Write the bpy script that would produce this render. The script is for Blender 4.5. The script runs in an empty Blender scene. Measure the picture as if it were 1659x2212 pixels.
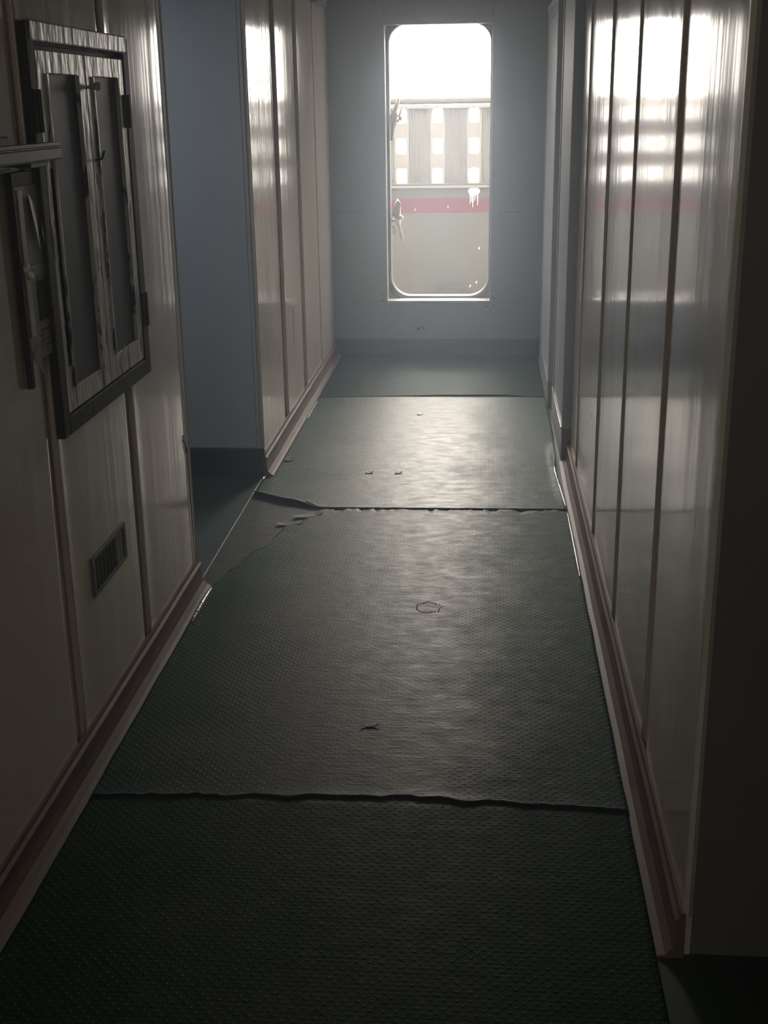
import bpy, bmesh, math, random
from mathutils import Vector, Matrix, noise
random.seed(7)
S = bpy.context.scene
COL = S.collection

# ------------------------------------------------------------------ camera
H = 1.55
cam_d = bpy.data.cameras.new('camera')
cam = bpy.data.objects.new('camera', cam_d)
COL.objects.link(cam)
right = Vector((0.9967323, 0.07951083, -0.01423895))
up = Vector((-0.01158829, 0.31520857, 0.94895167))
back = right.cross(up)
cam.matrix_world = Matrix(((right.x, up.x, back.x, 0), (right.y, up.y, back.y, 0), (right.z, up.z, back.z, H), (0, 0, 0, 1)))
cam_d.sensor_fit = 'HORIZONTAL'
cam_d.sensor_width = 36
cam_d.lens = 2650 / 1659 * 36
cam_d.clip_start = 0.02
S.camera = cam

# ------------------------------------------------------------------ view, world, light
S.view_settings.view_transform = 'Standard'
S.view_settings.look = 'None'
S.view_settings.gamma = 1
S.view_settings.exposure = 0.14
S.view_settings.use_curve_mapping = False

W = bpy.data.worlds.new('hazy_sky')
S.world = W
W.use_nodes = True
nt = W.node_tree
nt.nodes.clear()
tc = nt.nodes.new('ShaderNodeTexCoord')
dot = nt.nodes.new('ShaderNodeVectorMath'); dot.operation = 'DOT_PRODUCT'
nrm = nt.nodes.new('ShaderNodeVectorMath'); nrm.operation = 'NORMALIZE'
nt.links.new(tc.outputs['Generated'], nrm.inputs[0])
nt.links.new(nrm.outputs[0], dot.inputs[0])
SUNDIR = Vector((-0.02, 1.0, 0.48)).normalized()      # haze bright ahead, beyond the doorway
dot.inputs[1].default_value = SUNDIR
mx = nt.nodes.new('ShaderNodeMath'); mx.operation = 'MAXIMUM'; mx.inputs[1].default_value = 0
pw = nt.nodes.new('ShaderNodeMath'); pw.operation = 'POWER'; pw.inputs[1].default_value = 16
ml = nt.nodes.new('ShaderNodeMath'); ml.operation = 'MULTIPLY_ADD'
GLOW, BASE = 46.0, 5.5
ml.inputs[1].default_value = GLOW; ml.inputs[2].default_value = BASE
nt.links.new(dot.outputs['Value'], mx.inputs[0]); nt.links.new(mx.outputs[0], pw.inputs[0]); nt.links.new(pw.outputs[0], ml.inputs[0])
bg = nt.nodes.new('ShaderNodeBackground'); bg.inputs[0].default_value = (1.0, 0.965, 0.92, 1)
wo = nt.nodes.new('ShaderNodeOutputWorld')
nt.links.new(ml.outputs[0], bg.inputs[1]); nt.links.new(bg.outputs[0], wo.inputs[0])

pl = bpy.data.lights.new('doorway_portal', 'AREA')
pl.shape = 'RECTANGLE'; pl.size = 0.7; pl.size_y = 1.8
pl.cycles.is_portal = True
po = bpy.data.objects.new('doorway_portal', pl)
po.location = (-0.29, 8.06, 1.19); po.rotation_euler = (math.radians(-90), 0, 0)   # faces into the corridor
COL.objects.link(po)

# added dim fill light behind the viewer; the window round it is invented
wl_d = bpy.data.lights.new('rear_fill_light', 'AREA')
wl_d.shape = 'RECTANGLE'; wl_d.size = 0.6; wl_d.size_y = 0.7; wl_d.energy = 5; wl_d.color = (1.0, 0.93, 0.76)
wl_o = bpy.data.objects.new('rear_fill_light', wl_d)
wl_o.location = (-0.29, -1.50, 1.65); wl_o.rotation_euler = (math.radians(90), 0, 0)   # faces +Y
COL.objects.link(wl_o)

# added bluish fill light over the left side passage, lifts its far wall
pa_d = bpy.data.lights.new('passage_fill_light', 'AREA')
pa_d.shape = 'RECTANGLE'; pa_d.size = 0.5; pa_d.size_y = 0.5; pa_d.energy = 4.0; pa_d.color = (0.86, 0.93, 1.0)
pa_o = bpy.data.objects.new('passage_fill_light', pa_d)
pa_o.location = (-1.75, 4.35, 2.09)
COL.objects.link(pa_o)

# ------------------------------------------------------------------ materials
def mat(name, col, rough=0.5, metal=0.0, spec=0.5, var=0.0, vscale=(3, 3, 3), bump=0.0, bscale=(20, 20, 20), dirt=None, dirt_amt=0.5, dirt_scale=(6, 6, 6), bdist=0.01, rvar=0.0, coat=0.0):
    m = bpy.data.materials.new(name); m.use_nodes = True
    n = m.node_tree; b = n.nodes['Principled BSDF']
    b.inputs['Roughness'].default_value = rough
    b.inputs['Metallic'].default_value = metal
    b.inputs['Specular IOR Level'].default_value = spec
    b.inputs['Coat Weight'].default_value = coat
    t = n.nodes.new('ShaderNodeNewGeometry')
    def nz(scale, det=4):
        mp = n.nodes.new('ShaderNodeMapping'); mp.inputs['Scale'].default_value = scale
        n.links.new(t.outputs['Position'], mp.inputs['Vector'])
        q = n.nodes.new('ShaderNodeTexNoise'); q.inputs['Scale'].default_value = 1; q.inputs['Detail'].default_value = det
        n.links.new(mp.outputs[0], q.inputs['Vector'])
        return q.outputs['Fac']
    base = None
    if var:
        r = n.nodes.new('ShaderNodeValToRGB')
        r.color_ramp.elements[0].position = 0.3; r.color_ramp.elements[1].position = 0.7
        r.color_ramp.elements[0].color = tuple(c * (1 - var) for c in col) + (1,)
        r.color_ramp.elements[1].color = tuple(min(1, c * (1 + var)) for c in col) + (1,)
        n.links.new(nz(vscale), r.inputs[0]); base = r.outputs[0]
    if dirt:
        r = n.nodes.new('ShaderNodeValToRGB')
        r.color_ramp.elements[0].position = dirt_amt; r.color_ramp.elements[1].position = dirt_amt + 0.06
        r.color_ramp.elements[0].color = (0, 0, 0, 1); r.color_ramp.elements[1].color = (1, 1, 1, 1)
        n.links.new(nz(dirt_scale, 6), r.inputs[0])
        x = n.nodes.new('ShaderNodeMix'); x.data_type = 'RGBA'
        n.links.new(r.outputs[0], x.inputs['Factor'])
        if base: n.links.new(base, x.inputs['A'])
        else: x.inputs['A'].default_value = col + (1,)
        x.inputs['B'].default_value = dirt + (1,)
        base = x.outputs['Result']
    if base: n.links.new(base, b.inputs['Base Color'])
    else: b.inputs['Base Color'].default_value = col + (1,)
    if rvar:
        mr = n.nodes.new('ShaderNodeMapRange'); mr.inputs['To Min'].default_value = max(0, rough - rvar); mr.inputs['To Max'].default_value = rough + rvar
        mr.inputs['From Min'].default_value = 0.3; mr.inputs['From Max'].default_value = 0.7
        n.links.new(nz((5, 5, 2)), mr.inputs[0]); n.links.new(mr.outputs[0], b.inputs['Roughness'])
    if bump:
        bp = n.nodes.new('ShaderNodeBump'); bp.inputs['Strength'].default_value = bump; bp.inputs['Distance'].default_value = bdist
        n.links.new(nz(bscale, 2), bp.inputs['Height']); n.links.new(bp.outputs[0], b.inputs['Normal'])
    return m

M = {}
M['laminate'] = mat('cream_wall_laminate', (0.74, 0.65, 0.56), 0.13, spec=0.55, var=0.06, vscale=(2, 3, 1), bump=0.35, bscale=(3, 14, 0.8), bdist=0.004, rvar=0.04)
M['laminate_rough'] = mat('scuffed_wall_laminate', (0.74, 0.65, 0.57), 0.15, spec=0.5, var=0.06, vscale=(2, 3, 1), bump=0.8, bscale=(3, 38, 2.2), bdist=0.004, rvar=0.05)
M['bluegrey'] = mat('blue_grey_paint', (0.48, 0.515, 0.56), 0.5, var=0.05, vscale=(3, 3, 2), bump=0.1, bscale=(4, 4, 4))
M['greenpaint'] = mat('dark_green_paint', (0.035, 0.055, 0.05), 0.5, var=0.1)
M['endpaint'] = mat('grey_end_wall_paint', (0.42, 0.43, 0.46), 0.4, var=0.06, vscale=(4, 4, 3), bump=0.12, bscale=(5, 5, 4), dirt=(0.2, 0.19, 0.18), dirt_amt=0.74, dirt_scale=(9, 9, 14))
M['groove'] = mat('brown_joint_strip', (0.27, 0.22, 0.19), 0.45)
M['beading'] = mat('worn_cream_edge', (0.7, 0.66, 0.6), 0.2, spec=0.7, bump=0.3, bscale=(30, 30, 6), bdist=0.002)
M['skirting'] = mat('brown_vinyl_skirting', (0.19, 0.13, 0.11), 0.55, spec=0.2, var=0.2, vscale=(8, 5, 20), bump=0.3, bscale=(10, 12, 40), bdist=0.003)
M['greyskirt'] = mat('grey_coaming_paint', (0.30, 0.29, 0.28), 0.4, var=0.15, bump=0.2, bscale=(12, 12, 12))
M['ceiling'] = mat('off_white_ceiling', (0.5, 0.5, 0.5), 0.5, var=0.05)
M['floorpaint'] = mat('dark_green_deck_paint', (0.035, 0.06, 0.05), 0.4, var=0.25, vscale=(3, 3, 3), bump=0.2, bscale=(9, 9, 9))
M['underlay'] = mat('bare_dark_underlay', (0.03, 0.034, 0.028), 0.6, spec=0.2, var=0.2, vscale=(5, 5, 5), bump=0.3, bscale=(14, 14, 14))
M['doorpaint'] = mat('grey_door_paint', (0.28, 0.30, 0.34), 0.6, spec=0.12, var=0.05)
M['darkwood'] = mat('dark_stained_wood', (0.038, 0.029, 0.026), 0.6, spec=0.15, var=0.3, vscale=(30, 30, 4), bump=0.4, bscale=(40, 40, 5), bdist=0.003)
M['peel'] = mat('peeling_cream_paint', (0.62, 0.58, 0.55), 0.35, var=0.2, vscale=(10, 40, 6), bump=0.7, bscale=(30, 40, 12), bdist=0.005, dirt=(0.07, 0.06, 0.055), dirt_amt=0.54, dirt_scale=(26, 34, 11))
M['darkglass'] = mat('dusty_dark_glass', (0.06, 0.056, 0.07), 0.5, var=0.3, vscale=(4, 9, 2), spec=0.2)
M['black'] = mat('black_rubber', (0.012, 0.012, 0.012), 0.5, var=0.1)
M['rail'] = mat('grey_painted_rail', (0.12, 0.125, 0.13), 0.45, var=0.15, vscale=(6, 6, 30))
M['paper'] = mat('aged_notice_paper', (0.27, 0.25, 0.2), 0.45, var=0.2, vscale=(20, 30, 10))
M['cream'] = mat('cream_painted_strip', (0.5, 0.48, 0.42), 0.4, var=0.15, vscale=(20, 20, 8))
M['chrome'] = mat('bright_metal', (0.85, 0.85, 0.85), 0.15, metal=1, bump=0.5, bscale=(60, 60, 60), bdist=0.003)
M['splash'] = mat('fresh_white_paint', (0.95, 0.95, 0.93), 0.4)
M['white'] = mat('chipped_white_paint', (0.75, 0.74, 0.7), 0.4, var=0.1, bump=0.4, bscale=(20, 20, 20), bdist=0.003)
M['sillwhite'] = mat('worn_white_sill_paint', (0.6, 0.6, 0.58), 0.3, var=0.1, dirt=(0.2, 0.2, 0.19), dirt_amt=0.66, dirt_scale=(20, 20, 20))
M['steelframe'] = mat('rusty_grey_frame_paint', (0.20, 0.19, 0.17), 0.5, var=0.2, vscale=(20, 20, 8), dirt=(0.14, 0.09, 0.06), dirt_amt=0.6, dirt_scale=(12, 12, 6), bump=0.4, bscale=(30, 30, 12), bdist=0.004)
M['dog'] = mat('weathered_pink_grey_metal', (0.75, 0.62, 0.54), 0.45, var=0.15, vscale=(20, 20, 20))
M['olive'] = mat('olive_grey_bulwark_paint', (0.10, 0.095, 0.076), 0.5, var=0.05, vscale=(3, 3, 3), dirt=(0.075, 0.07, 0.06), dirt_amt=0.72, dirt_scale=(7, 7, 9))
M['redband'] = mat('faded_red_band_paint', (0.115, 0.022, 0.027), 0.5, var=0.06)
M['ribbed'] = mat('pale_weathered_ribbed_sheet', (0.22, 0.20, 0.18), 0.5, var=0.08, vscale=(60, 60, 5))
M['deck'] = mat('pale_deck_paint', (0.42, 0.40, 0.35), 0.6, var=0.1)
M['hull'] = mat('outer_hull_paint', (0.45, 0.45, 0.44), 0.6, var=0.05)
M['flake'] = mat('dark_paint_flake', (0.02, 0.02, 0.018), 0.6)
M['edge_worn'] = mat('pale_worn_rubber_edge', (0.22, 0.22, 0.19), 0.4, var=0.2, vscale=(30, 30, 30))
M['edge_shiny'] = mat('shiny_worn_rubber', (0.30, 0.31, 0.28), 0.18, spec=0.8, var=0.25, vscale=(60, 60, 60), bump=0.5, bscale=(90, 120, 90), bdist=0.003)
M['ink'] = mat('dark_printed_ink', (0.07, 0.06, 0.05), 0.5)

def stud_mat(name, spec, wear, green):
    m = bpy.data.materials.new(name); m.use_nodes = True
    n = m.node_tree; L = n.links; b = n.nodes['Principled BSDF']
    g = n.nodes.new('ShaderNodeNewGeometry')
    b.inputs['Specular IOR Level'].default_value = spec
    def vm(op, a, bb=None, out=0):
        q = n.nodes.new('ShaderNodeVectorMath'); q.operation = op
        L.new(a, q.inputs[0])
        if bb is not None: q.inputs[1].default_value = bb
        return q.outputs[out]
    def mm(op, a, v=None, c=None, clamp=False):
        q = n.nodes.new('ShaderNodeMath'); q.operation = op; q.use_clamp = clamp
        if hasattr(a, 'is_linked'): L.new(a, q.inputs[0])
        else: q.inputs[0].default_value = a
        if v is not None:
            if hasattr(v, 'is_linked'): L.new(v, q.inputs[1])
            else: q.inputs[1].default_value = v
        if c is not None:
            if hasattr(c, 'is_linked'): L.new(c, q.inputs[2])
            else: q.inputs[2].default_value = c
        return q.outputs[0]
    def nz(scale, det=4, rough=0.5):
        q = n.nodes.new('ShaderNodeTexNoise'); q.inputs['Scale'].default_value = 1; q.inputs['Detail'].default_value = det
        q.inputs['Roughness'].default_value = rough
        L.new(vm('MULTIPLY', g.outputs['Position'], scale), q.inputs['Vector'])
        return q.outputs['Fac']
    p = 1 / 0.024
    sc = vm('MULTIPLY', g.outputs['Position'], (p, p, 0))
    def lat(off):
        f = vm('FRACTION', vm('ADD', sc, off))
        return vm('LENGTH', vm('MULTIPLY', vm('SUBTRACT', f, (0.5, 0.5, 0)), (1, 1, 0)), None, 1)
    d = mm('MINIMUM', lat((0, 0, 0)), lat((0.5, 0.5, 0)))
    st = n.nodes.new('ShaderNodeMapRange'); st.interpolation_type = 'SMOOTHSTEP'
    st.inputs['From Min'].default_value = 0.19; st.inputs['From Max'].default_value = 0.07
    L.new(d, st.inputs[0])
    # wear: a trodden track down the middle
    sx = n.nodes.new('ShaderNodeSeparateXYZ'); L.new(g.outputs['Position'], sx.inputs[0])
    dx = mm('ABSOLUTE', mm('ADD', sx.outputs[0], 0.33))
    w1 = mm('ADD', dx, mm('MULTIPLY', mm('SUBTRACT', nz((3.0, 3.0, 0), 8, 0.68), 0.5), 0.7))
    keep = n.nodes.new('ShaderNodeMapRange'); keep.interpolation_type = 'SMOOTHSTEP'
    keep.inputs['From Min'].default_value = 0.16; keep.inputs['From Max'].default_value = 0.62
    keep.inputs['To Min'].default_value = 1 - 0.88 * wear; keep.inputs['To Max'].default_value = 1
    L.new(w1, keep.inputs[0])
    studs = mm('MULTIPLY', st.outputs[0], keep.outputs[0])
    bp = n.nodes.new('ShaderNodeBump'); bp.inputs['Strength'].default_value = 1; bp.inputs['Distance'].default_value = 0.0020
    L.new(studs, bp.inputs['Height'])
    bp2 = n.nodes.new('ShaderNodeBump'); bp2.inputs['Strength'].default_value = 0.35; bp2.inputs['Distance'].default_value = 0.003
    L.new(nz((22, 85, 0), 3), bp2.inputs['Height']); L.new(bp2.outputs[0], bp.inputs['Normal'])
    L.new(bp.outputs[0], b.inputs['Normal'])
    # colour: green, greyer where trodden
    r = n.nodes.new('ShaderNodeMix'); r.data_type = 'RGBA'
    r.inputs['A'].default_value = (0.10, 0.098, 0.07, 1); r.inputs['B'].default_value = green + (1,)
    L.new(mm('MULTIPLY_ADD', nz((4, 4, 0), 6, 0.6), 0.8, mm('SUBTRACT', keep.outputs[0], 0.32), True), r.inputs['Factor'])
    r2 = n.nodes.new('ShaderNodeMix'); r2.data_type = 'RGBA'; r2.inputs['B'].default_value = (0.035, 0.035, 0.03, 1)
    sm = n.nodes.new('ShaderNodeMapRange'); sm.inputs['From Min'].default_value = 0.5; sm.inputs['From Max'].default_value = 0.68; sm.inputs['To Max'].default_value = 0.6
    L.new(nz((14, 30, 0), 9, 0.7), sm.inputs[0]); L.new(sm.outputs[0], r2.inputs['Factor']); L.new(r.outputs['Result'], r2.inputs['A'])
    L.new(r2.outputs['Result'], b.inputs['Base Color'])
    rr = n.nodes.new('ShaderNodeMapRange'); rr.inputs['From Min'].default_value = 0.3; rr.inputs['From Max'].default_value = 0.7
    rr.inputs['To Min'].default_value = 0.37; rr.inputs['To Max'].default_value = 0.54
    L.new(nz((13, 26, 0), 8, 0.7), rr.inputs[0]); L.new(mm('ADD', rr.outputs[0], mm('MULTIPLY', keep.outputs[0], 0.14)), b.inputs['Roughness'])
    return m
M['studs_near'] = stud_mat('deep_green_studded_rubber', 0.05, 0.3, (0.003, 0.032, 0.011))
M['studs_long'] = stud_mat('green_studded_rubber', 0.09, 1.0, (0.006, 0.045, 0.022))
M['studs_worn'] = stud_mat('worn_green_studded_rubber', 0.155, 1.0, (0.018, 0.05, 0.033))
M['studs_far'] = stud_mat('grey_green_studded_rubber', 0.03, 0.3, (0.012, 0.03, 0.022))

# ------------------------------------------------------------------ helpers
def tag(o, label=None, cat=None, group=None, kind=None):
    if label: o['label'] = label
    if cat: o['category'] = cat
    if group: o['group'] = group
    if kind: o['kind'] = kind
    return o

def empty(name, loc, label, cat, group=None):
    o = bpy.data.objects.new(name, None); COL.objects.link(o)
    o.location = loc; o.empty_display_size = 0.05
    return tag(o, label, cat, group)

def link(name, bm, m, parent=None, label=None, bevel=0, smooth=False):
    me = bpy.data.meshes.new(name)
    bmesh.ops.recalc_face_normals(bm, faces=bm.faces)
    bm.to_mesh(me); bm.free()
    me.materials.append(M[m] if isinstance(m, str) else m)
    if smooth:
        for p in me.polygons: p.use_smooth = True
    o = bpy.data.objects.new(name, me); COL.objects.link(o)
    if parent is not None:
        o.parent = parent
        o.matrix_parent_inverse = Matrix.Translation(-parent_world(parent))
    if label: o['label'] = label
    if bevel:
        md = o.modifiers.new('bevel', 'BEVEL'); md.width = bevel; md.segments = 2; md.limit_method = 'ANGLE'
    return o

def parent_world(p):
    v = Vector(p.location)
    while p.parent is not None:
        v = v + p.matrix_parent_inverse.translation
        p = p.parent; v = v + Vector(p.location)
    return v

def box(bm, x0, x1, y0, y1, z0, z1):
    vs = [bm.verts.new(p) for p in ((x0, y0, z0), (x1, y0, z0), (x1, y1, z0), (x0, y1, z0), (x0, y0, z1), (x1, y0, z1), (x1, y1, z1), (x0, y1, z1))]
    for f in ((0, 3, 2, 1), (4, 5, 6, 7), (0, 1, 5, 4), (1, 2, 6, 5), (2, 3, 7, 6), (3, 0, 4, 7)):
        bm.faces.new([vs[i] for i in f])

def bx(*a):
    bm = bmesh.new(); box(bm, *a); return bm

def struct(name, bm, m, bevel=0, smooth=False, parent=None):
    o = link(name, bm, m, parent, None, bevel, smooth)
    if parent is None: o['kind'] = 'structure'
    return o

def tube(bm, pts, rad, seg=10):
    rings = []
    n_ = len(pts)
    for i, p in enumerate(pts):
        p = Vector(p)
        t = (Vector(pts[min(i + 1, n_ - 1)]) - Vector(pts[max(i - 1, 0)])).normalized()
        a = t.cross(Vector((0, 0, 1)))
        if a.length < 0.1: a = t.cross(Vector((1, 0, 0)))
        a.normalize(); b_ = t.cross(a)
        r = rad[i] if isinstance(rad, (list, tuple)) else rad
        rings.append([bm.verts.new(p + a * math.cos(k * 2 * math.pi / seg) * r + b_ * math.sin(k * 2 * math.pi / seg) * r) for k in range(seg)])
    for i in range(n_ - 1):
        for k in range(seg):
            bm.faces.new((rings[i][k], rings[i][(k + 1) % seg], rings[i + 1][(k + 1) % seg], rings[i + 1][k]))
    bm.faces.new(rings[0][::-1]); bm.faces.new(rings[-1])

def prism_y(bm, prof, y0, y1, steps=1, wob=None):
    """sweep a closed (x,z) profile along y"""
    rows = []
    for s in range(steps + 1):
        y = y0 + (y1 - y0) * s / steps
        rows.append([bm.verts.new((x + (wob(y, z) if wob else 0), y, z)) for x, z in prof])
    k = len(prof)
    for s in range(steps):
        for i in range(k):
            bm.faces.new((rows[s][i], rows[s][(i + 1) % k], rows[s + 1][(i + 1) % k], rows[s + 1][i]))
    bm.faces.new(rows[0]); bm.faces.new(rows[-1][::-1])

XL, XR, YE, ZC = -0.965, 0.39, 7.86, 2.15

# ------------------------------------------------------------------ shell
floor = struct('floor', bx(-3.0, 2.4, -1.6, 8.0, -0.12, 0.0), 'floorpaint')
struct('ceiling', bx(-3.0, 2.4, -1.6, 8.0, ZC, ZC + 0.1), 'ceiling')

def bowed_panel(wx, side, y0, y1, z0, z1, recess, bend, seed, m, parent, name='wall_panel', lean=0.0, belly=0.0, near=0.0, nb_=0.08, lin=False):
    """one sheet of lining: a gently warped face whose far edge bends back into the joint.
    side=+1: wall on the right (surface faces -x), -1: on the left."""
    bm = bmesh.new()
    ys = [y0, y0 + 0.006, y0 + 0.02]
    nmid = 14
    ys += [y0 + 0.01 + 0.01 * i for i in range(2, 12)]
    ys += [y0 + 0.02 + (y1 - 0.02 - bend * 1.6 - y0) * (i + 1) / nmid for i in range(nmid)]
    ys += [y1 - bend * 1.6 + bend * 1.6 * (i + 1) / 14 for i in range(14)]
    ys = sorted(set(round(v, 5) for v in ys if v <= y1 + 1e-6))
    zs = [z0 + (z1 - z0) * i / 30 for i in range(31)]
    grid = []
    for z in zs:
        row = []
        b_ = bend * (0.75 + 0.6 * noise.noise(Vector((seed, z * 0.9, 3.1))))
        for y in ys:
            t = (y - (y1 - b_)) / b_
            off = 0.0
            if t > 0: off += recess * (t if lin else t * t)
            tn = 1 - (y - y0) / (nb_ * (0.8 + 0.5 * noise.noise(Vector((seed + 4, z * 1.1, 0)))))
            if tn > 0: off -= near * tn * tn
            e = (y0 + 0.012 - y) / 0.012
            if e > 0: off += 0.0035 * e * e
            off += 0.0016 * noise.noise(Vector((seed * 3.7, y * 3.0, z * 1.1)))
            off += lean * (y - y0) - belly * math.sin(math.pi * (y - y0) / (y1 - y0))
            row.append(bm.verts.new((wx + side * off, y, z)))
        grid.append(row)
    for i in range(len(zs) - 1):
        for j in range(len(ys) - 1):
            bm.faces.new((grid[i][j], grid[i][j + 1], grid[i + 1][j + 1], grid[i + 1][j]))
    # thickness behind
    back_v = [[bm.verts.new((wx + side * 0.014, y, z)) for y in (ys[0], ys[-1])] for z in (zs[0], zs[-1])]
    bm.faces.new([grid[i][0] for i in range(len(zs))] + [back_v[1][0], back_v[0][0]])
    bm.faces.new([grid[i][-1] for i in range(len(zs))] + [back_v[1][1], back_v[0][1]])
    bm.faces.new([back_v[0][0], back_v[0][1], back_v[1][1], back_v[1][0]])
    bm.faces.new(grid[0] + [back_v[0][1], back_v[0][0]])
    bm.faces.new(grid[-1] + [back_v[1][1], back_v[1][0]])
    o = link(name, bm, m, parent, smooth=False)
    for p in o.data.polygons: p.use_smooth = len(p.vertices) == 4
    return o

def lipping(wx, side, y, z0, z1, parent, w=0.004, d=0.003, m='beading', seed=1.0):
    """thin rounded metal bead that covers a panel's edge"""
    bm = bmesh.new()
    pts = [(wx - side * (d * 0.4 + 0.0008 * noise.noise(Vector((seed, z0 + (z1 - z0) * i / 24 * 3, 0)))), y + 0.002 * noise.noise(Vector((seed + 9, i * 0.35, 0))), z0 + (z1 - z0) * i / 24) for i in range(25)]
    tube(bm, pts, w * 0.5, 8)
    return link('edge_bead', bm, m, parent, smooth=True)

# left wall, near stretch
wl = struct('wall_left', bx(XL - 0.10, XL - 0.014, -1.5, 3.80, 0, ZC), 'groove')
ledges = [-1.5, -0.6, 0.0, 0.66, 1.31, 1.96, 2.61, 3.225, 3.825]
for i in range(len(ledges) - 1):
    bowed_panel(XL, -1, ledges[i] + 0.004, ledges[i + 1] - 0.001, 0.0, ZC, 0.011 if i < 7 else 0.006, 0.065 if i < 7 else 0.11, 1.7 + i, 'laminate', wl, belly=0.002, near=0.004 if i else 0, lin=i < 7)
    if i: lipping(XL, -1, ledges[i] + 0.003, 0.09, ZC, wl, 0.006, 0.003, seed=i)
lipping(XL, -1, 3.826, 0.09, ZC, wl, 0.008, 0.004, seed=77)
struct('wall_end_return', bx(XL - 0.10, XL - 0.012, 3.80, 3.824, 0, ZC), 'bluegrey')['kind'] = 'structure'
bpy.data.objects['wall_end_return'].name = 'wall_passage_near'

# cross passage on the left
pf = struct('wall_passage_far', bx(-2.6, XL - 0.012, 5.152, 5.24, 0, ZC), 'bluegrey')
link('joint_trim', bx(-1.000, -0.992, 5.149, 5.153, 0.13, ZC), 'bluegrey', pf, bevel=0.001)
link('passage_skirting', bx(-2.6, -0.957, 5.138, 5.152, 0, 0.125), 'greenpaint', pf, bevel=0.003)
struct('wall_passage_left', bx(-2.7, -2.6, 3.0, 5.24, 0, ZC), 'bluegrey')
struct('wall_passage_back', bx(-2.6, XL - 0.10, 3.70, 3.80, 0, ZC), 'bluegrey')

lp = empty('added_ceiling_lamp', (-1.75, 4.35, ZC), 'flat square ceiling lamp added unseen in the left side passage for the fill light', 'lamp')
link('added_lamp_housing', bx(-2.02, -1.48, 4.08, 4.62, 2.10, ZC - 0.001), 'rail', lp, bevel=0.004)  # invented fixture, out of view, goes with the passage fill light

# left wall, far stretch
wf = struct('wall_left_far', bx(XL - 0.10, XL - 0.014, 5.24, YE, 0, ZC), 'groove')
fed = [5.16, 5.885, 6.555, 7.185, YE]
for i in range(4):
    gap = (0.0, 0.075, 0.075, 0.012)[i]
    endgap = (0.0, 0.0, 0.0, 0.0)[i]
    bowed_panel(XL, -1, fed[i] + (0.0 if i == 0 else 0.004), fed[i + 1] - (0.09, 0.09, 0.006, 0.0)[i], 0.0, ZC, 0.004, 0.10, 11.3 + i, 'laminate_rough' if i == 0 else 'laminate', wf, lean=-0.001, belly=0.003)
    if i: lipping(XL, -1, fed[i] + 0.004, 0.09, ZC, wf, 0.004, 0.003, seed=20 + i)
lipping(XL, -1, 5.162, 0.09, ZC, wf, 0.008, 0.004, seed=31)

# right wall
wr = struct('wall_right', bx(XR + 0.014, XR + 0.10, 2.07, 5.41, 0, ZC), 'groove')
red = [1.995, 2.655, 3.40, 4.14, 4.99, 5.40]
for i in range(5):
    bowed_panel(XR, 1, red[i] + 0.003, red[i + 1] - 0.001, 0.0, ZC, (0.0042, 0.0040, 0.0038, 0.0035, 0.002)[i], (0.12, 0.13, 0.14, 0.16, 0.08)[i], 5.1 + i * 1.3, 'laminate', wr, belly=(0.004, 0.003, 0.003, 0.003, 0.001)[i], lean=(0.001, 0.0, 0.001, 0.0, 0.0)[i])
    if i: lipping(XR, 1, red[i] + 0.007, 0.09, ZC, wr, 0.005, 0.003, seed=40 + i)
for y_, z_ in ((4.42, 0.622), (4.35, 0.476)):
    bm = bmesh.new(); bmesh.ops.create_icosphere(bm, subdivisions=2, radius=1, matrix=Matrix.Translation((XR - 0.001, y_, z_)) @ Matrix.Diagonal((0.002, 0.008, 0.008, 1)))
    link('screw_hole', bm, 'flake', wr)
bm = bmesh.new(); tube(bm, [(XL + 0.002, 3.764, 0.548), (XL + 0.002, 3.762, 0.530), (XL + 0.003, 3.775, 0.515), (XL + 0.002, 3.785, 0.492), (XL + 0.002, 3.803, 0.476)], 0.0022, 6)
link('edge_crack', bm, 'flake', wl, 'short dark crack by the passage corner', smooth=True)
# splintered near edge of the right wall
bm = bmesh.new()
k = 90
prev = None
for i in range(k + 1):
    z = 0.09 + (ZC - 0.09) * i / k
    a = 0.010 + 0.012 * max(0, noise.noise(Vector((z * 6, 2.2, 0)))) + 0.006 * noise.noise(Vector((z * 23, 5.2, 0)))
    q = [bm.verts.new(p) for p in ((XR - 0.0035, 1.992 + a, z), (XR - 0.0035, 1.990, z), (XR + 0.004, 1.984 + 0.003 * noise.noise(Vector((z * 17, 0, 0))), z), (XR + 0.012, 1.992, z), (XR + 0.004, 1.992 + a, z))]
    if prev:
        for j in range(5): bm.faces.new((prev[j], prev[(j + 1) % 5], q[(j + 1) % 5], q[j]))
    else: bm.faces.new(q)
    prev = q
bm.faces.new(prev[::-1])
link('chipped_edge', bm, 'white', wr, 'chipped pale corner edge')
struct('wall_passage_right', bx(XR + 0.014, 2.3, 2.0, 2.07, 0, ZC), 'bluegrey')
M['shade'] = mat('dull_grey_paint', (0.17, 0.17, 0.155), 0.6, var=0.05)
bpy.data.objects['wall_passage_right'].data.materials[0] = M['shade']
struct('wall_side_right', bx(2.3, 2.4, -1.5, 2.07, 0, ZC), 'bluegrey')
struct('wall_right_near', bx(XR, XR + 0.1, -1.5, 0.75, 0, ZC), 'laminate')
bm = bmesh.new(); box(bm, -1.1, -0.60, -1.6, -1.52, 0, ZC); box(bm, 0.02, 2.4, -1.6, -1.52, 0, ZC); box(bm, -0.60, 0.02, -1.6, -1.52, 0, 1.29); box(bm, -0.60, 0.02, -1.6, -1.52, 2.01, ZC)
struct('wall_back', bm, 'bluegrey')
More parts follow.
